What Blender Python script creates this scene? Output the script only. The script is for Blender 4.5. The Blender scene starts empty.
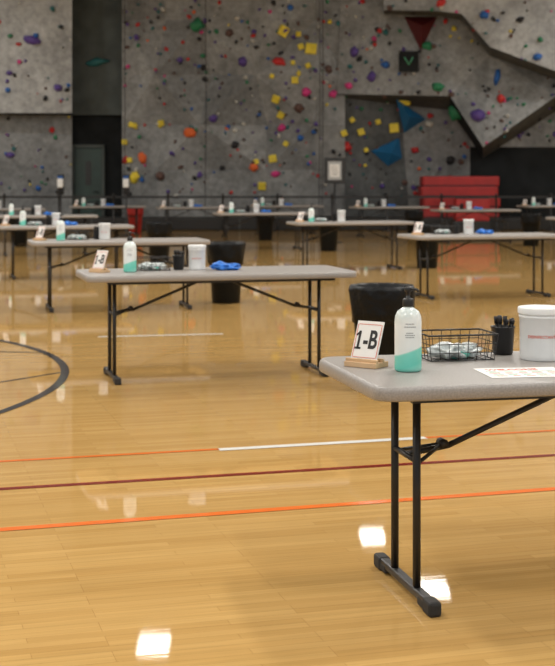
import bpy, bmesh, math, random
from mathutils import Vector, Matrix, noise
from mathutils.bvhtree import BVHTree
random.seed(7)
S = bpy.context.scene
try:
    S.view_settings.view_transform = 'Standard'
except Exception:
    pass

# ------------------------------------------------------------ materials
def mat(name, col, rough=.5, metal=0, var=.08, nscale=20, spec=.5, trans=0, emis=0, bump=0, col2=None, contrast=None, coat=0):
    m = bpy.data.materials.new(name); m.use_nodes = True
    nt = m.node_tree; b = nt.nodes['Principled BSDF']
    tc = nt.nodes.new('ShaderNodeTexCoord'); n = nt.nodes.new('ShaderNodeTexNoise')
    n.inputs['Scale'].default_value = nscale; n.inputs['Detail'].default_value = 6
    nt.links.new(tc.outputs['Object'], n.inputs['Vector'])
    r = nt.nodes.new('ShaderNodeValToRGB')
    lo = [max(0, c*(1-var)) for c in col]; hi = [min(1, c*(1+var)) for c in (col2 or col)]
    r.color_ramp.elements[0].color = (*lo, 1); r.color_ramp.elements[1].color = (*hi, 1)
    a, bb = contrast or (.3, .7)
    r.color_ramp.elements[0].position = a; r.color_ramp.elements[1].position = bb
    nt.links.new(n.outputs['Fac'], r.inputs['Fac']); nt.links.new(r.outputs['Color'], b.inputs['Base Color'])
    b.inputs['Roughness'].default_value = rough; b.inputs['Metallic'].default_value = metal
    b.inputs['Specular IOR Level'].default_value = spec
    b.inputs['Transmission Weight'].default_value = trans
    b.inputs['Coat Weight'].default_value = coat
    if emis:
        b.inputs['Emission Color'].default_value = (*col, 1); b.inputs['Emission Strength'].default_value = emis
    if bump:
        bp = nt.nodes.new('ShaderNodeBump'); bp.inputs['Strength'].default_value = bump; bp.inputs['Distance'].default_value = .05
        nt.links.new(n.outputs['Fac'], bp.inputs['Height']); nt.links.new(bp.outputs['Normal'], b.inputs['Normal'])
    return m
def rock_mat(name, col):
    m = mat(name, col, .9, var=.18, nscale=.9, bump=.5, contrast=(.38, .62), spec=.2)
    nt = m.node_tree; b = nt.nodes['Principled BSDF']
    tc = nt.nodes['Texture Coordinate']
    n = nt.nodes.new('ShaderNodeTexNoise'); n.inputs['Scale'].default_value = 6; n.inputs['Detail'].default_value = 8; n.inputs['Roughness'].default_value = .7
    nt.links.new(tc.outputs['Object'], n.inputs['Vector'])
    mr = nt.nodes.new('ShaderNodeMapRange'); mr.inputs[1].default_value = .35; mr.inputs[2].default_value = .65; mr.inputs[3].default_value = .76; mr.inputs[4].default_value = 1.22
    nt.links.new(n.outputs['Fac'], mr.inputs[0])
    mx = nt.nodes.new('ShaderNodeMix'); mx.data_type = 'RGBA'; mx.blend_type = 'MULTIPLY'; mx.inputs[0].default_value = 1
    src = b.inputs['Base Color'].links[0].from_socket
    nt.links.new(src, mx.inputs[6]); nt.links.new(mr.outputs[0], mx.inputs[7]); nt.links.new(mx.outputs[2], b.inputs['Base Color'])
    return m

M = {}
M['top'] = mat('table_plastic', (.305, .288, .272), .42, var=.14, nscale=150)
M['black'] = mat('black_metal', (.012, .012, .013), .4)
M['rubber'] = mat('black_rubber', (.02, .02, .02), .7)
M['bin'] = mat('bin_plastic', (.005, .006, .006), .5, nscale=8, spec=.15)
M['bag'] = mat('bin_liner', (.005, .006, .007), .42, nscale=12, bump=.4, spec=.18)
M['white'] = mat('white_plastic', (.80, .82, .82), .35, var=.03)
M['paper'] = mat('paper', (.82, .82, .80), .8, var=.02)
M['red_ink'] = mat('red_ink', (.65, .10, .05), .7)
M['black_ink'] = mat('black_ink', (.02, .02, .02), .7)
M['grey_ink'] = mat('grey_ink', (.35, .37, .38), .7)
M['green_ink'] = mat('green_ink', (.10, .45, .25), .7)
M['wood'] = mat('pine', (.62, .42, .24), .6, nscale=9, var=.15)
M['blue'] = mat('blue_nitrile', (.02, .16, .58), .5, nscale=30, var=.3)
M['bagclear'] = mat('clear_plastic', (.74, .80, .80), .2, var=.2, nscale=25, trans=.2, bump=.5)
M['orange'] = mat('line_orange', (.80, .18, .03), .15, var=.05)
M['maroon'] = mat('line_maroon', (.22, .017, .013), .15, var=.1)
M['lwhite'] = mat('line_white', (.80, .80, .76), .2, var=.03)
M['lblack'] = mat('line_black', (.02, .022, .03), .15)
M['red'] = mat('red_vinyl', (.36, .016, .016), .5, nscale=3, var=.2)
M['darkred'] = mat('dark_red', (.09, .006, .008), .5)
M['doorg'] = mat('door_paint', (.018, .045, .038), .45, nscale=3, var=.2)
M['rock'] = rock_mat('climbing_wall_grey', (.255, .265, .268))
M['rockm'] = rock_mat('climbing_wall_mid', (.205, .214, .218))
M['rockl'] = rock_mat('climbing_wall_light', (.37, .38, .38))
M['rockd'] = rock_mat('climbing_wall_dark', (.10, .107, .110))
M['shade_sign_blk'] = mat('shade_and_sign_black', (.015, .017, .018), .9, nscale=2, var=.3, spec=.2)  # near-black colour: shade put in recess and undersides; real black on the sign
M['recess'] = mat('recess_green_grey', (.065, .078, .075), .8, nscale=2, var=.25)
M['wallp'] = mat('painted_block', (.42, .41, .38), .8, nscale=1.5, var=.06)
M['ceil'] = mat('ceiling_paint', (.40, .39, .37), .8, nscale=1, var=.08)
M['tube'] = mat('lamp_tube', (1, .96, .88), .4, emis=17, var=0)
M['rope'] = mat('rope', (.03, .03, .03), .8)

def bottle_mat():
    m = bpy.data.materials.new('sanitizer_bottle_plastic'); m.use_nodes = True
    nt = m.node_tree; b = nt.nodes['Principled BSDF']
    tc = nt.nodes.new('ShaderNodeTexCoord'); sx = nt.nodes.new('ShaderNodeSeparateXYZ')
    nt.links.new(tc.outputs['Object'], sx.inputs[0])
    mu = nt.nodes.new('ShaderNodeMath'); mu.operation = 'MULTIPLY_ADD'; mu.inputs[1].default_value = -.35
    nt.links.new(sx.outputs['X'], mu.inputs[0]); nt.links.new(sx.outputs['Z'], mu.inputs[2])
    r = nt.nodes.new('ShaderNodeValToRGB'); r.color_ramp.interpolation = 'LINEAR'
    e = r.color_ramp.elements
    e[0].position = 0; e[0].color = (.28, .72, .62, 1)
    e[1].position = .020; e[1].color = (.16, .66, .54, 1)
    for p, c in ((.066, (.22, .72, .60, 1)), (.068, (.84, .90, .89, 1)), (.165, (.84, .89, .89, 1)), (.19, (.70, .79, .78, 1))):
        x = e.new(p); x.color = c
    nt.links.new(mu.outputs[0], r.inputs['Fac']); nt.links.new(r.outputs['Color'], b.inputs['Base Color'])
    b.inputs['Roughness'].default_value = .22
    return m
M['bottle'] = bottle_mat()

COURT = math.radians(16)
def floor_mat():
    m = bpy.data.materials.new('maple_floor'); m.use_nodes = True
    nt = m.node_tree; L = nt.links; b = nt.nodes['Principled BSDF']
    tc = nt.nodes.new('ShaderNodeTexCoord')
    mp = nt.nodes.new('ShaderNodeMapping'); mp.inputs['Rotation'].default_value = (0, 0, -COURT)
    L.new(tc.outputs['Object'], mp.inputs['Vector'])
    br = nt.nodes.new('ShaderNodeTexBrick')
    br.inputs['Scale'].default_value = 1; br.inputs['Brick Width'].default_value = .62
    br.inputs['Row Height'].default_value = .045; br.inputs['Mortar Size'].default_value = .0009
    br.inputs['Mortar Smooth'].default_value = .5; br.offset = .37; br.offset_frequency = 3
    br.inputs['Color1'].default_value = (.61, .385, .138, 1)
    br.inputs['Color2'].default_value = (.53, .318, .106, 1)
    br.inputs['Mortar'].default_value = (.36, .20, .07, 1)
    L.new(mp.outputs[0], br.inputs['Vector'])
    mp2 = nt.nodes.new('ShaderNodeMapping'); mp2.inputs['Scale'].default_value = (1.2, 26, 1)
    L.new(mp.outputs[0], mp2.inputs['Vector'])
    n = nt.nodes.new('ShaderNodeTexNoise'); n.inputs['Scale'].default_value = 2; n.inputs['Detail'].default_value = 5
    L.new(mp2.outputs[0], n.inputs['Vector'])
    r = nt.nodes.new('ShaderNodeMapRange'); r.inputs[1].default_value = .3; r.inputs[2].default_value = .7
    r.inputs[3].default_value = .90; r.inputs[4].default_value = 1.07
    L.new(n.outputs['Fac'], r.inputs[0])
    mx = nt.nodes.new('ShaderNodeMix'); mx.data_type = 'RGBA'; mx.blend_type = 'MULTIPLY'; mx.inputs[0].default_value = 1
    L.new(br.outputs['Color'], mx.inputs[6]); L.new(r.outputs[0], mx.inputs[7]); L.new(mx.outputs[2], b.inputs['Base Color'])
    b.inputs['Roughness'].default_value = .025
    b.inputs['Specular IOR Level'].default_value = .55
    bp = nt.nodes.new('ShaderNodeBump'); bp.inputs['Strength'].default_value = .02; bp.inputs['Distance'].default_value = .003
    L.new(n.outputs['Fac'], bp.inputs['Height']); L.new(bp.outputs['Normal'], b.inputs['Normal'])
    return m
M['floor'] = floor_mat()

# ------------------------------------------------------------ mesh helpers
class B:
    def __init__(s, *mats):
        s.bm = bmesh.new(); s.m = list(mats)
    def _mi(s, faces, k, smooth=False):
        i = s.m.index(k)
        for f in faces:
            f.material_index = i; f.smooth = smooth
    def box(s, c, sz, k, rz=0, bev=0, M4=None):
        t = bmesh.new()
        bmesh.ops.create_cube(t, size=1)
        mt = Matrix.Translation(c) @ Matrix.Rotation(rz, 4, 'Z') @ Matrix.Diagonal((*sz, 1))
        if M4: mt = M4 @ mt
        bmesh.ops.transform(t, matrix=mt, verts=t.verts)
        if bev: bmesh.ops.bevel(t, geom=list(t.edges), offset=bev, segments=2, affect='EDGES', profile=.5)
        s.merge(t, k)
    def merge(s, t, k):
        i = s.m.index(k)
        for f in t.faces: f.material_index = i
        me = bpy.data.meshes.new('tmp'); t.to_mesh(me); t.free(); s.bm.from_mesh(me); bpy.data.meshes.remove(me)
    def tube(s, pts, r, k, seg=8):
        for a, b in zip(pts[:-1], pts[1:]):
            a = Vector(a); b = Vector(b); d = b-a
            if d.length < 1e-6: continue
            q = d.to_track_quat('Z', 'Y').to_matrix().to_4x4()
            rr = bmesh.ops.create_cone(s.bm, cap_ends=True, segments=seg, radius1=r, radius2=r, depth=d.length,
                                       matrix=Matrix.Translation((a+b)/2) @ q)
            s._mi({f for v in rr['verts'] for f in v.link_faces}, k, seg > 5)
    def lathe(s, prof, k, c=(0, 0, 0), seg=32, wob=None, k_of=None):
        rings = []
        for j, (r, z) in enumerate(prof):
            ring = []
            for i in range(seg):
                a = 2*math.pi*i/seg; rr = r
                if wob: rr = r*(1+wob(a, j))
                ring.append(s.bm.verts.new((c[0]+rr*math.cos(a), c[1]+rr*math.sin(a), c[2]+z)))
            rings.append(ring)
        for j in range(len(rings)-1):
            fs = []
            for i in range(seg):
                fs.append(s.bm.faces.new((rings[j][i], rings[j][(i+1) % seg], rings[j+1][(i+1) % seg], rings[j+1][i])))
            s._mi(fs, k_of(j) if k_of else k, True)
        if prof[0][0] > 0: s._mi([s.bm.faces.new(rings[0][::-1])], k)
        if prof[-1][0] > 0: s._mi([s.bm.faces.new(rings[-1])], k_of(len(prof)-2) if k_of else k)
    def blob(s, c, sz, k, sub=3, amp=.3, freq=3, seed=0, flat=None, smooth=True):
        r = bmesh.ops.create_icosphere(s.bm, subdivisions=sub, radius=1)
        for v in r['verts']:
            n = noise.noise(v.co*freq + Vector((seed*3.1, seed*1.7, 0)))
            p = v.co*(1+amp*n)
            p = Vector((p.x*sz[0], p.y*sz[1], p.z*sz[2]))
            if flat is not None and p.z < flat: p.z = flat
            v.co = p + Vector(c)
        s._mi({f for v in r['verts'] for f in v.link_faces}, k, smooth)
    def text(s, body, size, M4, k, bold=0):
        cu = bpy.data.curves.new('t', 'FONT'); cu.body = body; cu.size = size; cu.align_x = 'CENTER'; cu.align_y = 'CENTER'
        cu.extrude = .0003; cu.offset = bold
        o = bpy.data.objects.new('t', cu); S.collection.objects.link(o)
        bpy.context.view_layer.update()
        me = bpy.data.meshes.new_from_object(o.evaluated_get(bpy.context.evaluated_depsgraph_get()))
        me.transform(M4)
        n0 = len(s.bm.faces); s.bm.from_mesh(me); s.bm.faces.ensure_lookup_table()
        s._mi(s.bm.faces[n0:], k)
        bpy.data.objects.remove(o); bpy.data.meshes.remove(me)
    def poly(s, pts, k):
        f = s.bm.faces.new([s.bm.verts.new(p) for p in pts]); s._mi([f], k); return f
    def mesh(s, name):
        bmesh.ops.recalc_face_normals(s.bm, faces=s.bm.faces)
        me = bpy.data.meshes.new(name); s.bm.to_mesh(me); s.bm.free()
        for k in s.m: me.materials.append(M[k])
        return me
def put(name, me, loc=(0, 0, 0), rz=0):
    o = bpy.data.objects.new(name, me); S.collection.objects.link(o)
    o.location = loc; o.rotation_euler = (0, 0, rz); return o

# ------------------------------------------------------------ room shell
XW, Y0, YB, ZC = 15, -4, 40.4, 9.6
b = B('floor'); b.poly([(-XW, Y0, 0), (XW, Y0, 0), (XW, YB, 0), (-XW, YB, 0)], 'floor'); put('floor', b.mesh('floor'))
b = B('ceil'); b.box((0, (Y0+YB)/2, ZC+.1), (2*XW, YB-Y0, .2), 'ceil'); put('ceiling', b.mesh('ceiling'))
b = B('wallp'); b.box((-XW-.1, (Y0+YB)/2, ZC/2), (.2, YB-Y0, ZC), 'wallp'); put('wall_left', b.mesh('wall_left'))
b = B('wallp'); b.box((XW+.1, (Y0+YB)/2, ZC/2), (.2, YB-Y0, ZC), 'wallp'); put('wall_right', b.mesh('wall_right'))
b = B('recess'); b.box((0, YB+.1, ZC/2), (2*XW, .2, ZC), 'recess'); put('wall_back', b.mesh('wall_back'))
b = B('black')
for y in range(0, 38, 6): b.box((0, y, ZC-.25), (2*XW, .2, .4), 'black')
put('trim_1', b.mesh('ceiling_beams'))

# ------------------------------------------------------------ climbing wall (image pixels, projected from the camera at a set depth -> metres)
TOP, BOT = 'T', 'B'
def W(px, py, d):
    Y = 40-d; x = (px-277.5)/1350*Y
    z = ZC if py == TOP else 0 if py == BOT else 1.37+(181-py)/1350*Y
    return (x, Y, z)
b = B('rock', 'rockl', 'rockd', 'shade_sign_blk', 'recess', 'rockm')
def P(k, *pts): b.poly([W(*p) for p in pts], k)
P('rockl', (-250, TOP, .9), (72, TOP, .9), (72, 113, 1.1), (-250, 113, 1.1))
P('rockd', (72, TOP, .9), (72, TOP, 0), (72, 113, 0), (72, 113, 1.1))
P('shade_sign_blk', (-250, 113, 1.1), (72, 113, 1.1), (72, 115, .5), (-250, 115, .5))
P('rockm', (-250, 115, .5), (30, 115, .5), (34, BOT, .55), (-250, BOT, .5))
P('rockm', (30, 115, .5), (72, 115, .45), (72, BOT, .4), (34, BOT, .55))
P('shade_sign_blk', (72, 115, .45), (72, 115, 0), (72, BOT, 0), (72, BOT, .4))
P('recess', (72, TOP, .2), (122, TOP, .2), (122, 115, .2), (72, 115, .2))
P('shade_sign_blk', (72, 115, .2), (122, 115, .2), (122, 116, 0), (72, 116, 0))
P('shade_sign_blk', (72, 116, 0), (122, 116, 0), (122, BOT, 0), (72, BOT, 0))
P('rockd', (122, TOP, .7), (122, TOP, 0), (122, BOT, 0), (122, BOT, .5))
cols = [122, 160, 205, 262, 318, 345]
rows = [TOP, 20, 75, 125, 170, BOT]
dep = [[.7, .4, .6, 1.1, .6, .7], [.8, .4, .7, 1.3, .7, .8], [.6, .9, .4, 1.1, 1.2, .8], [.6, .4, .9, .6, 1.0, .9], [.5, .8, .5, .9, .6, .6], [.5, .5, .5, .5, .5, .5]]
jit = [[0, 0, 0, 0, 0, 0], [0, 6, -4, 5, -3, 0], [0, -5, 5, -6, 4, 0], [0, 6, -5, 5, -5, 0], [0, -4, 5, 3, 0, 0], [0]*6]
for i in range(5):
    for j in range(5):
        q = []
        for (a, c) in ((i, j), (i, j+1), (i+1, j+1), (i+1, j)):
            q.append((cols[c]+jit[a][c], rows[a], dep[a][c]))
        k = 'rock' if (i*3+j) % 4 else 'rockm'
        if (i+j) % 2: P(k, q[0], q[1], q[2]); P(k, q[0], q[2], q[3])
        else: P(k, q[0], q[1], q[3]); P(k, q[1], q[2], q[3])
v1 = (345, TOP, .7); v2 = (375, TOP, 1.0); v3 = (385, 14, 1.1); v4 = (460, 16, 1.3); v5 = (490, 54, 1.4); v6 = (640, 100, 1.3)
w1 = (337, 94, .92); w2 = (450, 96, 1.9); w3 = (483, 147, 2.2); w4 = (555, 97, 1.9); w5 = (800, 130, 1.6)
P('rock', v1, v2, v3); P('rock', v1, v3, w1); P('rock', v3, v4, w2); P('rock', v3, w2, w1)
P('rock', v4, v5, w2); P('rockm', v5, w3, w2); P('rock', v5, w4, w3); P('rock', v5, v6, w4); P('rock', v6, (800, 100, 1.3), w5, w4)
w1b = (337, 97, .6); w2b = (450, 110, .6); w3b = (483, 158, .6); w4b = (555, 112, .6); w5b = (800, 140, .6)
P('rockd', w1, w2, w2b, w1b); P('shade_sign_blk', w2, w3, w3b, w2b); P('rockd', w3, w4, w4b, w3b); P('shade_sign_blk', w4, w5, w5b, w4b)
t0 = (375, TOP, 1.9); t1 = (384, 10, 2.2); t2 = (440, 11, 2.4); t3 = (462, 14, 2.5); t4 = (490, 47, 2.7); t5 = (555, 71, 2.6); t6 = (800, 120, 2.4); t7 = (800, TOP, 1.9); t8 = (470, TOP, 2.3)
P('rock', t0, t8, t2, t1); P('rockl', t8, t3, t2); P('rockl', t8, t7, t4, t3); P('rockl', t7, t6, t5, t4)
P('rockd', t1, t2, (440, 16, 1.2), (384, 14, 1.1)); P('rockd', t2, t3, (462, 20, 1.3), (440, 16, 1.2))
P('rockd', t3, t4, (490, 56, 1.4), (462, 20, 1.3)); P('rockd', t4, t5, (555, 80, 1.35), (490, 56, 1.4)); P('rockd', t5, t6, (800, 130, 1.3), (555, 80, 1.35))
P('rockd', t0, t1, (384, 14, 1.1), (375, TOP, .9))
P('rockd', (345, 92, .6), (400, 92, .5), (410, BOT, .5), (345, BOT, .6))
P('rockm', (400, 92, .5), (470, 92, .62), (470, BOT, .55), (410, BOT, .5))
P('rock', (470, 92, .62), (800, 92, .62), (800, 147, .62), (470, 147, .62))
P('shade_sign_blk', (470, 147, .62), (800, 147, .62), (800, BOT, .45), (470, BOT, .45))  # no opening here; recess shade is put into the panel colour
b.bm.normal_update()
bvh = BVHTree.FromBMesh(b.bm)
CW = put('climbing_wall', b.mesh('climbing_wall'))

# door in recess
b = B('doorg', 'black', 'recess')
Yd = 39.9
def wx(px): return (px-277.5)/1350*Yd
x0, x1 = wx(75), wx(102)
b.box(((x0+x1)/2, Yd, 1.17), (x1-x0, .06, 2.34), 'doorg', bev=.01)
for x in (x0-.04, x1+.04): b.box((x, Yd, 1.2), (.08, .12, 2.4), 'recess')
b.box(((x0+x1)/2, Yd, 2.40), (x1-x0+.16, .12, .09), 'recess')
b.tube([(x1-.1, Yd-.03, 1.05), (x1-.1, Yd-.1, 1.05), (x1-.24, Yd-.1, 1.05)], .015, 'black')
b.box(((x0+x1)/2, Yd-.035, 1.6), (.16, .02, .7), 'black')
put('door_1', b.mesh('door_1'))

# holds
HC = {'h_yel': (.78, .62, .05), 'h_red': (.50, .02, .02), 'h_org': (.75, .14, .03), 'h_pink': (.60, .04, .22), 'h_pur': (.09, .05, .25),
      'h_blu': (.015, .11, .40), 'h_grn': (.02, .20, .09), 'h_blk': (.012, .012, .015), 'h_wht': (.52, .51, .46), 'h_brn': (.11, .06, .05), 'h_teal': (.015, .13, .14)}
for k, c in HC.items(): M[k] = mat(k.replace('h_', 'hold_'), c, .6, nscale=5, var=.15)
b = B(*HC)
O = Vector((0, 0, 1.37))
def hold(px, py, k, w=4, h=4, kind='blob', rot=0):
    d = Vector((px-277.5, 1350, 181-py)).normalized()
    loc, nor, _, _ = bvh.ray_cast(O, d)
    if loc is None: return
    if nor.y > 0: nor = -nor
    if nor.length < .5 or abs(nor.y) < .3: nor = Vector((0, -1, 0))
    sx, sz = w/2*.0290, h/2*.0290
    t = B(*HC)
    if kind == 'sq': t.box((0, 0, 0), (sx*2, sz*2, .10), k, bev=.02)
    else: t.blob((0, 0, 0), (sx, sz, min(sx, sz)*.8+.02), k, sub=2 if w > 7 else 1, amp=.55, freq=1.5, seed=px*.37+py)
    up = (Vector((0, 0, 1))-nor*nor.z).normalized(); rt = up.cross(nor)
    R = Matrix((rt, up, nor)).transposed().to_4x4()
    bmesh.ops.transform(t.bm, matrix=Matrix.Translation(loc + nor*.02) @ R @ Matrix.Rotation(rot, 4, 'Z'), verts=t.bm.verts)
    b.merge(t.bm, k)
big = [(197, 25, 'h_grn', 14, 13), (33, 40, 'h_pur', 17, 9), (97, 62, 'h_teal', 24, 8), (279, 62, 'h_red', 15, 9), (143, 158, 'h_org', 9, 12),
 (191, 133, 'h_org', 13, 11), (306, 92, 'h_pink', 9, 9), (282, 128, 'h_pink', 8, 8), (333, 94, 'h_pink', 9, 8), (349, 86, 'h_pink', 8, 7), (346, 147, 'h_red', 11, 10),
 (497, 77, 'h_blu', 7, 20), (478, 116, 'h_pur', 14, 13), (456, 112, 'h_grn', 15, 18), (501, 99, 'h_red', 8, 9), (438, 87, 'h_grn', 13, 9), (354, 52, 'h_pur', 9, 10),
 (243, 62, 'h_pur', 9, 9), (275, 174, 'h_pink', 9, 6), (254, 167, 'h_org', 9, 9), (298, 108, 'h_brn', 9, 9), (441, 3, 'h_red', 8, 8), (537, 57, 'h_blu', 9, 7), (484, 15, 'h_blu', 9, 9),
 (427, 46, 'h_grn', 10, 9), (404, 102, 'h_yel', 14, 8), (429, 124, 'h_wht', 9, 7), (135, 126, 'h_yel', 6, 8), (134, 178, 'h_yel', 8, 12), (126, 160, 'h_red', 6, 8),
 (160, 124, 'h_yel', 6, 9), (213, 118, 'h_pur', 9, 8), (230, 33, 'h_brn', 8, 8), (180, 60, 'h_pur', 7, 7), (205, 80, 'h_blk', 7, 7), (290, 8, 'h_blu', 7, 7), (330, 22, 'h_yel', 5, 5),
 (10, 155, 'h_pur', 8, 6), (52, 130, 'h_red', 6, 6), (8, 90, 'h_blu', 6, 6), (58, 88, 'h_pur', 9, 7), (415, 150, 'h_red', 8, 6), (450, 160, 'h_blk', 9, 8), (520, 20, 'h_blk', 8, 6),
 (386, 65, 'h_blu', 9, 7), (372, 77, 'h_pur', 9, 9), (328, 70, 'h_brn', 8, 8), (300, 138, 'h_blu', 7, 7), (160, 176, 'h_brn', 9, 9), (235, 145, 'h_blk', 8, 8), (540, 40, 'h_grn', 6, 6)]
for t in big: hold(*t, rot=random.uniform(-.3, .3))
for (x, y, s) in [(283, 31, 12), (311, 49, 13), (301, 47, 7), (276, 99, 9), (295, 80, 8), (281, 115, 8), (273, 159, 9), (361, 132, 8), (394, 128, 11), (344, 133, 7), (131, 125, 6), (378, 122, 6), (298, 34, 6), (293, 63, 5), (262, 186, 9), (308, 66, 6), (136, 176, 8), (125, 142, 6), (161, 123, 7), (286, 144, 6),
                  (256, 162, 6), (130, 160, 6), (352, 120, 6), (366, 150, 5), (272, 76, 5)]:
    hold(x, y, 'h_yel', s*.85, s*.85, 'sq', random.uniform(-.6, .6))
ks = ['h_pur']*6+['h_blk']*9+['h_brn']*6+['h_blu']*3+['h_red']*4+['h_grn']*3+['h_wht']*4+['h_pink']*2+['h_org']*1+['h_teal']*4+['h_yel']*1
for i in range(820):
    x, y = random.uniform(-10, 565), random.uniform(0, 198)
    if 72 < x < 124 or (x > 465 and y > 147): continue
    if (x < 72) and random.random() < .5: continue
    if x > 440 and y < 90 and random.random() < .55: continue
    s = random.choice([2, 2.5, 3, 3, 3.5, 4, 4.5, 6])
    hold(x, y, random.choice(ks), s, s*random.uniform(.6, 1.2), rot=random.uniform(0, 3))
ho = put('climbing_holds', b.mesh('climbing_holds')); ho.parent = CW

M['vol'] = mat('blue_volume', (.012, .13, .30), .5, nscale=3)
def volume(pts, k, h, name):
    P3 = []
    for px, py in pts:
        d = Vector((px-277.5, 1350, 181-py)).normalized()
        P3.append(bvh.ray_cast(O, d)[0]+Vector((0, -.02, 0)))
    b = B(k); c = sum(P3, Vector())/len(P3)+Vector((0, -h, 0))
    vs = [b.bm.verts.new(p) for p in P3]; a = b.bm.verts.new(c)
    fs = [b.bm.faces.new((vs[i], vs[(i+1) % len(vs)], a)) for i in range(len(vs))]+[b.bm.faces.new(vs[::-1])]
    b._mi(fs, k); put(name, b.mesh(name)).parent = CW
volume([(396, 99), (426, 119), (404, 133)], 'vol', .35, 'climbing_volume')
volume([(371, 151), (399, 138), (402, 158), (388, 166)], 'vol', .3, 'climbing_volume')
volume([(404, 17), (437, 17), (421, 51)], 'darkred', .4, 'climbing_volume')
b = B('shade_sign_blk', 'green_ink')
d = Vector((408-277.5, 1350, 181-62)).normalized(); loc = bvh.ray_cast(O, d)[0]
b.box((0, 0, 0), (.56, .05, .58), 'shade_sign_blk', bev=.01)
b.tube([(-.12, -.03, .12), (0, -.03, -.10), (.12, -.03, .12)], .014, 'green_ink')
put('wall_sign', b.mesh('wall_sign'), loc+Vector((0, -.2, 0)))
b = B('rope')
for px in (124, 319, 322, 205):
    x, y, _ = W(px, 0, 1.35); b.tube([(x, y, ZC-.02), (x+.03, y-.02, 4), (x, y, .36)], .012, 'rope', 5)
put('climbing_rope', b.mesh('climbing_rope')).parent = CW

# ------------------------------------------------------------ court markings
def seg_line(name, p, q, w, k):
    p = Vector(p); q = Vector(q); d = (q-p).normalized(); n = Vector((-d.y, d.x))*w/2
    b = B(k); b.poly([(*(p-n), .002), (*(q-n), .002), (*(q+n), .002), (*(p+n), .002)], k); put(name, b.mesh(name))
def along(p, s, xa, xb): return (xa, p[1]+s*(xa-p[0])), (xb, p[1]+s*(xb-p[0]))
a, c = along((-1.353, 6.59), .285, -8, -.30); seg_line('court_line', a, c, .035, 'orange')
a, c = along((-1.353, 6.59), .285, .79, 8); seg_line('court_line', a, c, .035, 'orange')
a, c = along((-.293, 6.88), .295, -.30, .79); seg_line('court_line', a, c, .06, 'lwhite')
a, c = along((-1.234, 6.0), .284, -8, 8); seg_line('court_line', a, c, .045, 'maroon')
a, c = along((-1.089, 5.30), .303, -8, 8); seg_line('court_line', a, c, .055, 'orange')
a, c = along((-1.577, 11.86), .21, -1.577, -.488); seg_line('court_line', a, c, .06, 'lwhite')
seg_line('court_line', (-2.6, 8.2), (-1.53, 9.68), .03, 'lblack')
seg_line('court_line', (-4.0, 11.2), (-1.82, 10.75), .04, 'lblack')
b = B('lblack'); cx, cy, r = -5.36, 9.10, 3.88
prev = None
for i in range(161):
    t = 2*math.pi*i/160
    cur = [(cx+(r+o)*math.cos(t), cy+(r+o)*math.sin(t), .003) for o in (-.03, .03)]
    if prev: b.poly([prev[0], prev[1], cur[1], cur[0]], 'lblack')
    prev = cur
put('court_circle', b.mesh('court_circle'))

# ------------------------------------------------------------ folding table
def table_mesh():
    b = B('top', 'black', 'rubber')
    L, D, R = .945, .38, .07
    pts = []
    for cx, cy, a0 in ((L-R, D-R, 0), (-L+R, D-R, 90), (-L+R, -D+R, 180), (L-R, -D+R, 270)):
        for i in range(7):
            a = math.radians(a0+15*i); pts.append((cx+R*math.cos(a), cy+R*math.sin(a)))
    prof = [(-.03, .698), (-.004, .695), (0, .700), (0, .722), (-.003, .733), (-.012, .740)]
    rings = []
    for off, z in prof:
        ring = []
        for x, y in pts:
            f = Vector((x, y)); g = Vector((x - math.copysign(L-R, x), y - math.copysign(D-R, y))).normalized()
            ring.append(b.bm.verts.new((f.x+g.x*off, f.y+g.y*off, z)))
        rings.append(ring)
    n = len(pts)
    for j in range(len(rings)-1):
        fs = [b.bm.faces.new((rings[j][i], rings[j][(i+1) % n], rings[j+1][(i+1) % n], rings[j+1][i])) for i in range(n)]
        b._mi(fs, 'top', True)
    b._mi([b.bm.faces.new(rings[0][::-1]), b.bm.faces.new(rings[-1])], 'top')
    for y in (-.27, .27): b.box((0, y, .684), (1.6, .022, .024), 'black')
    for s in (-1, 1):
        X = s*.73
        for y in (-.115, .115): b.tube([(X, y, .69), (X, y, .03)], .0135, 'black', 12)
        b.tube([(X, -.28, .685), (X, .28, .685)], .012, 'black', 8)
        b.tube([(X, -.115, .455), (X, .115, .455)], .010, 'black', 8)
        b.box((X, 0, .032), (.034, .50, .026), 'black', bev=.006)
        for e in (-1, 1):
            b.box((X, e*.262, .024), (.044, .075, .048), 'rubber', bev=.010)
            b.box((X, e*.20, .020), (.038, .06, .028), 'rubber', bev=.006)
        k = (s*.60, 0, .485)
        for y in (-.115, .115): b.tube([(X, y, .445), k], .007, 'black', 6)
        b.tube([(X, 0, .455), (s*.58, 0, .478), (s*.10, 0, .672)], .0105, 'black', 8)
        b.tube([(s*.60, -.02, .487), (s*.60, .02, .487)], .016, 'black', 8)
        b.box((s*.10, 0, .678), (.06, .09, .03), 'black')
    return b.mesh('folding_table')
TM = table_mesh()

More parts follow.
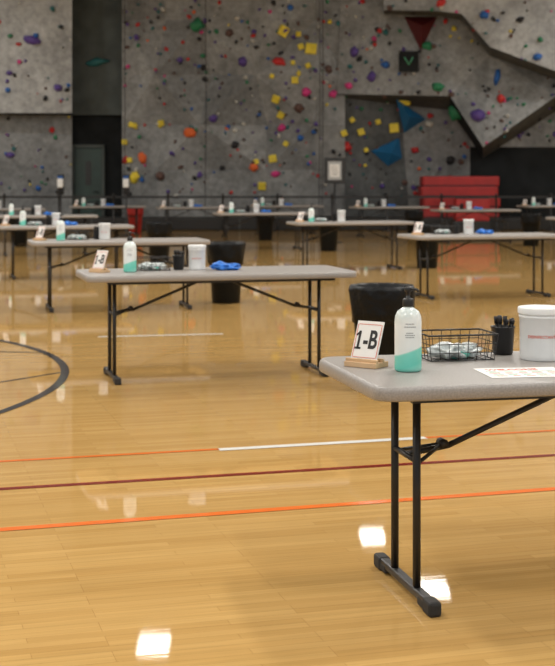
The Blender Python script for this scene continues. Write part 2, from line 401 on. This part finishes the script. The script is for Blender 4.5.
# ------------------------------------------------------------ table-top items
def bottle_mesh():
    b = B('bottle', 'black', 'grey_ink')
    b.lathe([(.038, 0), (.044, .004), (.045, .012), (.045, .165), (.043, .182), (.036, .198), (.022, .208), (.0155, .212), (.0155, .222), (0, .222)], 'bottle')
    b.lathe([(.018, .214), (.0185, .216), (.0185, .236), (.016, .240), (.007, .243), (.007, .262), (.011, .263), (.012, .268), (.012, .276), (.008, .280), (0, .280)], 'black', seg=20)
    b.tube([(0, 0, .271), (.028, -.012, .271), (.034, -.0145, .262)], .0045, 'black')
    for i, (w, z) in enumerate(((.030, .158), (.040, .148), (.024, .128), (.034, .121), (.030, .114))):
        for t in range(6):
            a = -math.pi/2 + (t-2.5)*w/6/.0455; a2 = a+w/6/.0455*.8
            b.poly([(.0456*math.cos(a), .0456*math.sin(a), z), (.0456*math.cos(a2), .0456*math.sin(a2), z),
                    (.0456*math.cos(a2), .0456*math.sin(a2), z+.003), (.0456*math.cos(a), .0456*math.sin(a), z+.003)], 'grey_ink')
    return b.mesh('sanitizer_bottle')
def tub_mesh(R, H):
    b = B('white', 'red_ink')
    b.lathe([(R*.90, 0), (R*.93, .004), (R*.95, .02), (R*.97, H*.80), (R*1.0, H*.81), (R*1.0, H*.84), (R*.975, H*.845), (R*.975, H*.87), (R*1.03, H*.875), (R*1.04, H*.89), (R*1.04, H*.975), (R*1.02, H), (R*.92, H), (R*.90, H*.985), (0, H*.985)], 'white', seg=40)
    n0 = len(b.bm.verts)
    b.text('DISINFECTANT', R*.18, Matrix.Translation((0, 0, 0)), 'red_ink')
    b.bm.verts.ensure_lookup_table()
    rr = R*.965
    for v in b.bm.verts[n0:]:
        a = -math.pi/2 + v.co.x/rr
        v.co = Vector(((rr+.001+v.co.z)*math.cos(a), (rr+.001+v.co.z)*math.sin(a), H*.46+v.co.y))
    return b.mesh('wipes_tub')
def basket_mesh():
    b = B('black', 'bagclear', 'bottle')
    w, d, h = .128, .09, .092
    def ring(f, z, r):
        p = [(-w*f, -d*f, z), (w*f, -d*f, z), (w*f, d*f, z), (-w*f, d*f, z), (-w*f, -d*f, z)]; b.tube(p, r, 'black', 6)
    ring(1, h, .0032); ring(.97, h*.66, .0016); ring(.94, h*.33, .0016); ring(.91, .004, .0022)
    for i in range(8):
        x = -w+2*w*i/7
        for s in (-1, 1): b.tube([(x, s*d, h), (x*.91, s*d*.91, .004)], .0014, 'black', 5)
        b.tube([(x*.91, -d*.91, .004), (x*.91, d*.91, .004)], .0014, 'black', 5)
    for i in range(1, 5):
        y = -d+2*d*i/5
        for s in (-1, 1): b.tube([(s*w, y, h), (s*w*.91, y*.91, .004)], .0014, 'black', 5)
    b.blob((-.03, -.01, .028), (.066, .060, .028), 'bagclear', 4, .5, 2.5, 1, flat=-.02)
    b.blob((.042, .01, .026), (.052, .052, .026), 'bagclear', 4, .5, 2.8, 5, flat=-.018)
    b.blob((.00, -.03, .020), (.045, .028, .020), 'bottle', 3, .4, 2.5, 9, flat=-.014)
    return b.mesh('wire_basket')
def cup_mesh():
    b = B('black', 'rubber', 'h_blk')
    b.lathe([(0, .002), (.032, 0), (.036, .004), (.043, .096), (.045, .098), (.045, .102), (.0415, .102), (.034, .008), (0, .008)], 'black', seg=24)
    for i in range(14):
        a = i*2.4; r = .012+.018*(i % 3)/2
        x, y = r*math.cos(a), r*math.sin(a)
        b.tube([(x*.6, y*.6, .012), (x*1.35, y*1.35, .118+.016*((i*7) % 5)/4)], .0042, 'rubber', 8)
        b.tube([(x*1.3, y*1.3, .112), (x*1.38, y*1.38, .126+.016*((i*7) % 5)/4)], .0055, 'h_blk', 8)
    return b.mesh('pen_cup')
def glove_mesh():
    b = B('blue')
    b.blob((0, 0, .022), (.11, .06, .026), 'blue', 4, .45, 2.2, 3, flat=-.022)
    b.blob((-.05, .0, .030), (.05, .045, .03), 'blue', 3, .5, 2.5, 8, flat=-.02)
    return b.mesh('blue_gloves')
def sign_mesh():
    b = B('wood', 'paper', 'black_ink', 'red_ink')
    b.box((0, 0, .009), (.125, .085, .018), 'wood', bev=.002)
    b.box((0, -.028, .023), (.125, .012, .012), 'wood', bev=.002)
    b.box((0, .012, .023), (.125, .012, .012), 'wood', bev=.002)
    T = Matrix.Translation((0, -.018, .020)) @ Matrix.Rotation(math.radians(-22), 4, 'X')
    b.box((0, 0, .070), (.104, .004, .14), 'paper', M4=T)
    F = T @ Matrix.Translation((.012, -.0026, .072)) @ Matrix.Rotation(math.pi/2, 4, 'X')
    b.text('-B', .066, F @ Matrix.Diagonal((.95, 1.35, 1, 1)), 'black_ink', .0016)
    b.box((-.033, -.0028, .072), (.0085, .0008, .064), 'black_ink', M4=T)
    b.box((-.0385, -.0028, .095), (.0065, .0008, .019), 'black_ink', M4=T @ Matrix.Translation((-.0385, 0, .095)) @ Matrix.Rotation(math.radians(42), 4, 'Y') @ Matrix.Translation((.0385, 0, -.095)))
    b.box((-.033, -.0028, .0435), (.024, .0008, .007), 'black_ink', M4=T)
    for z in (.012, .128):
        b.box((0, -.0026, z), (.088, .0008, .0018), 'red_ink', M4=T)
    for x in (-.047, .047):
        b.box((x, -.0026, .07), (.0018, .0008, .116), 'red_ink', M4=T)
    return b.mesh('table_number_sign')
def sheet_mesh():
    b = B('paper', 'red_ink', 'green_ink', 'grey_ink')
    b.box((0, 0, .0008), (.279, .216, .0010), 'paper')
    b.text('WELCOME', .036, Matrix.Translation((-.02, .065, .0016)), 'red_ink', .001)
    for i in range(6):
        k = ('grey_ink', 'green_ink', 'red_ink')[i % 3]
        for j in range(5):
            b.box((-.10+j*.048+(i % 2)*.006, .035-i*.022, .0015), (.036-(j*i) % 3*.006, .007, .0004), k)
    return b.mesh('instruction_sheet')
ME = dict(bottle=bottle_mesh(), tub=tub_mesh(.082, .185), tubs=tub_mesh(.062, .175), basket=basket_mesh(), cup=cup_mesh(), gloves=glove_mesh(),
          sign=sign_mesh(), sheet=sheet_mesh())
NM = dict(bottle='sanitizer_bottle', tub='wipes_tub', tubs='wipes_tub', basket='wire_basket', cup='pen_cup', gloves='blue_gloves', sign='table_number_sign', sheet='instruction_sheet')

def table(x, y, rot, items):
    r = math.radians(rot); put('folding_table', TM, (x, y, 0), r)
    for k, u, v, a in items:
        X = x+u*math.cos(r)-v*math.sin(r); Y = y+u*math.sin(r)+v*math.cos(r)
        put(NM[k], ME[k], (X, Y, .7405), math.radians(a))
table(1.14, 4.686, 13, [('sign', -.84, .09, -36), ('bottle', -.736, -.045, 0), ('basket', -.475, .215, 13), ('cup', -.262, .29, 0), ('tub', -.18, .13, -12), ('sheet', -.38, -.17, 8)])
std = [('sign', -.82, -.02, -38), ('bottle', -.61, -.03, 0), ('basket', -.43, .10, 12), ('cup', -.24, .12, 0), ('tubs', -.11, .10, 0), ('gloves', .08, .0, 20)]
def jitter():
    out = []
    for k, u, v, a in std:
        if random.random() < .12 and k != 'tubs': continue
        out.append((k, u+random.uniform(-.03, .03), v+random.uniform(-.05, .05), a))
    return out
table(-.440, 9.53, 15, std)
for (x, y, r) in [(-1.71, 14.5, 14), (2.42, 16.0, 15), (-3.02, 19.2, 14), (1.13, 21, 15), (-4.3, 25, 13), (-.31, 27, 14), (5.7, 23.6, 15), (4.4, 30, 14),
                  (2.75, 33.3, 14), (-2.0, 33, 14), (-6.3, 31, 14), (-4.3, 34.2, 14), (.2, 34.8, 14), (7.2, 35, 14)]:
    table(x, y, r, jitter())

# ------------------------------------------------------------ trash cans
def bin_mesh(k='bin', k2='bag'):
    b = B(k, k2)
    b.lathe([(.150, 0), (.158, .01), (.195, .60), (.205, .62), (.205, .66), (.19, .66), (.15, .03), (0, .03)], k, seg=32)
    w = lambda a, j: .03*math.sin(a*7+j)*(1 if j < 4 else .4)+.02*math.sin(a*13+2*j)
    b.lathe([(.200, .44), (.206, .52), (.212, .60), (.216, .655), (.208, .685), (.190, .672), (.178, .60), (.172, .52)], k2, seg=56, wob=w)
    return b.mesh('trash_can')
BM = bin_mesh()
for x, y in [(.69, 8.9), (-.58, 15.2), (-1.98, 22.6), (1.0, 26.4), (2.36, 21.3), (-.28, 31.2), (5.35, 28.5), (3.2, 31.6), (-5.4, 28.2)]:
    put('trash_can', BM, (x, y, 0), x)
put('red_bin', bin_mesh('red', 'red'), (-3.75, 35.6, 0))

# ------------------------------------------------------------ far objects
b = B('rubber', 'rockd'); b.box((0, 38.2, .17), (17, 1.6, .34), 'rubber', bev=.04)
for i in range(8): b.box((-7.2+i*2.05, 37.39, .17), (.03, .01, .3), 'rockd')
put('landing_mat', b.mesh('landing_mat'))
b = B('red', 'darkred')
for i in range(4):
    b.box((5.10+.05*(i % 2), 38.15+i*.05, .345+.145+i*.29), (2.15, 1.1-i*.06, .285), 'red', bev=.04)
    b.box((5.10, 37.57+i*.08, .36+i*.29), (2.0, .02, .06), 'darkred')
put('crash_mat_stack', b.mesh('crash_mat_stack'))
b = B('red', 'darkred', 'rubber')
b.box((5.20, 36.2, .60), (.90, .5, .60), 'red', bev=.03); b.box((5.20, 35.94, .62), (.90, .02, .03), 'darkred'); b.box((5.20, 36.19, .90), (.84, .46, .02), 'darkred')
b.box((5.20, 36.2, .15), (.94, .54, .30), 'rubber', bev=.02)
put('red_padded_box', b.mesh('red_padded_box'))
b = B('black')
for i in range(13):
    x = -9+i*1.5
    b.lathe([(.17, 0), (.17, .02), (.03, .04), (.028, .95), (.034, .96), (.034, 1.02), (0, 1.03)], 'black', (x, 37.05, 0), 12)
    if i < 12: b.box((x+.75, 37.05, .93), (1.45, .006, .06), 'black')
put('belt_barrier', b.mesh('belt_barrier'))
b = B('black', 'paper', 'grey_ink')
b.lathe([(.2, 0), (.2, .02), (.03, .035), (.02, .05), (.018, 1.34), (0, 1.34)], 'black', seg=20)
b.box((0, 0, 1.60), (.46, .03, .58), 'black', bev=.01); b.box((0, -.018, 1.60), (.30, .006, .41), 'grey_ink'); b.box((0, -.023, 1.60), (.20, .004, .28), 'paper')
for i in range(6): b.box((0, -.026, 1.70-i*.04), (.16, .002, .012), 'black')
put('sign_stand', b.mesh('sign_stand'), (1.27, 30, 0))
b = B('black', 'white', 'h_blu')
b.lathe([(.17, 0), (.17, .02), (.03, .035), (.022, .05), (.022, 1.35), (0, 1.35)], 'black', seg=16)
b.box((0, 0, 1.28), (.17, .03, .50), 'black', bev=.01)
b.box((0, -.06, 1.32), (.14, .09, .22), 'white', bev=.02); b.box((0, -.06, 1.46), (.13, .08, .06), 'h_blu', bev=.01); b.box((0, -.07, 1.12), (.12, .10, .015), 'black')
SM = b.mesh('sanitizer_stand')
for x, y in ((-5.3, 33), (-3.72, 33.2)): put('sanitizer_stand', SM, (x, y, 0))

# ------------------------------------------------------------ lamps
b = B('rubber', 'tube', 'black')
b.box((0, 0, .07), (.70, 1.10, .07), 'rubber', bev=.01)
for i in range(5): b.tube([(-.31, -.44+i*.22, .0), (.31, -.44+i*.22, .0)], .024, 'tube', 8)
for y in (-.4, .4): b.tube([(0, y, .09), (0, y, ZC-8)], .006, 'black', 5)
LM = b.mesh('ceiling_lamp')
lit = [(x, y) for x in (-10.5, -3.5, 3.5, 10.5) for y in (0, 7, 14, 21)]+[(s*11, y) for s in (-1, 1) for y in (28, 34)]  # far side pairs are unseen lamps added to light the climbing wall
LE = 255
for x, y in lit+[(-2.5, 27.3), (3.6, 31), (2.5, 35.6)]:
    put('ceiling_lamp', LM, (x, y, 8))
    if (x, y) not in lit: continue
    l = bpy.data.lights.new('lamp_light', 'AREA'); l.shape = 'RECTANGLE'; l.size = .64; l.size_y = 1.05; l.energy = LE; l.color = (1, .97, .92)
    o = bpy.data.objects.new('lamp_light', l); S.collection.objects.link(o); o.location = (x, y, 7.96)
w = bpy.data.worlds.new('World'); S.world = w; w.use_nodes = True
w.node_tree.nodes['Background'].inputs[0].default_value = (.95, .97, 1, 1); w.node_tree.nodes['Background'].inputs[1].default_value = .5

# ------------------------------------------------------------ camera
c = bpy.data.cameras.new('camera'); co = bpy.data.objects.new('camera', c); S.collection.objects.link(co)
co.location = (0, 0, 1.37); co.rotation_euler = (math.pi/2, 0, 0)
c.sensor_width = 36; c.lens = 1350/666*36; c.shift_y = -152/666; c.clip_end = 200
c.dof.use_dof = True; c.dof.focus_distance = 4.6; c.dof.aperture_fstop = 6.3
S.camera = co
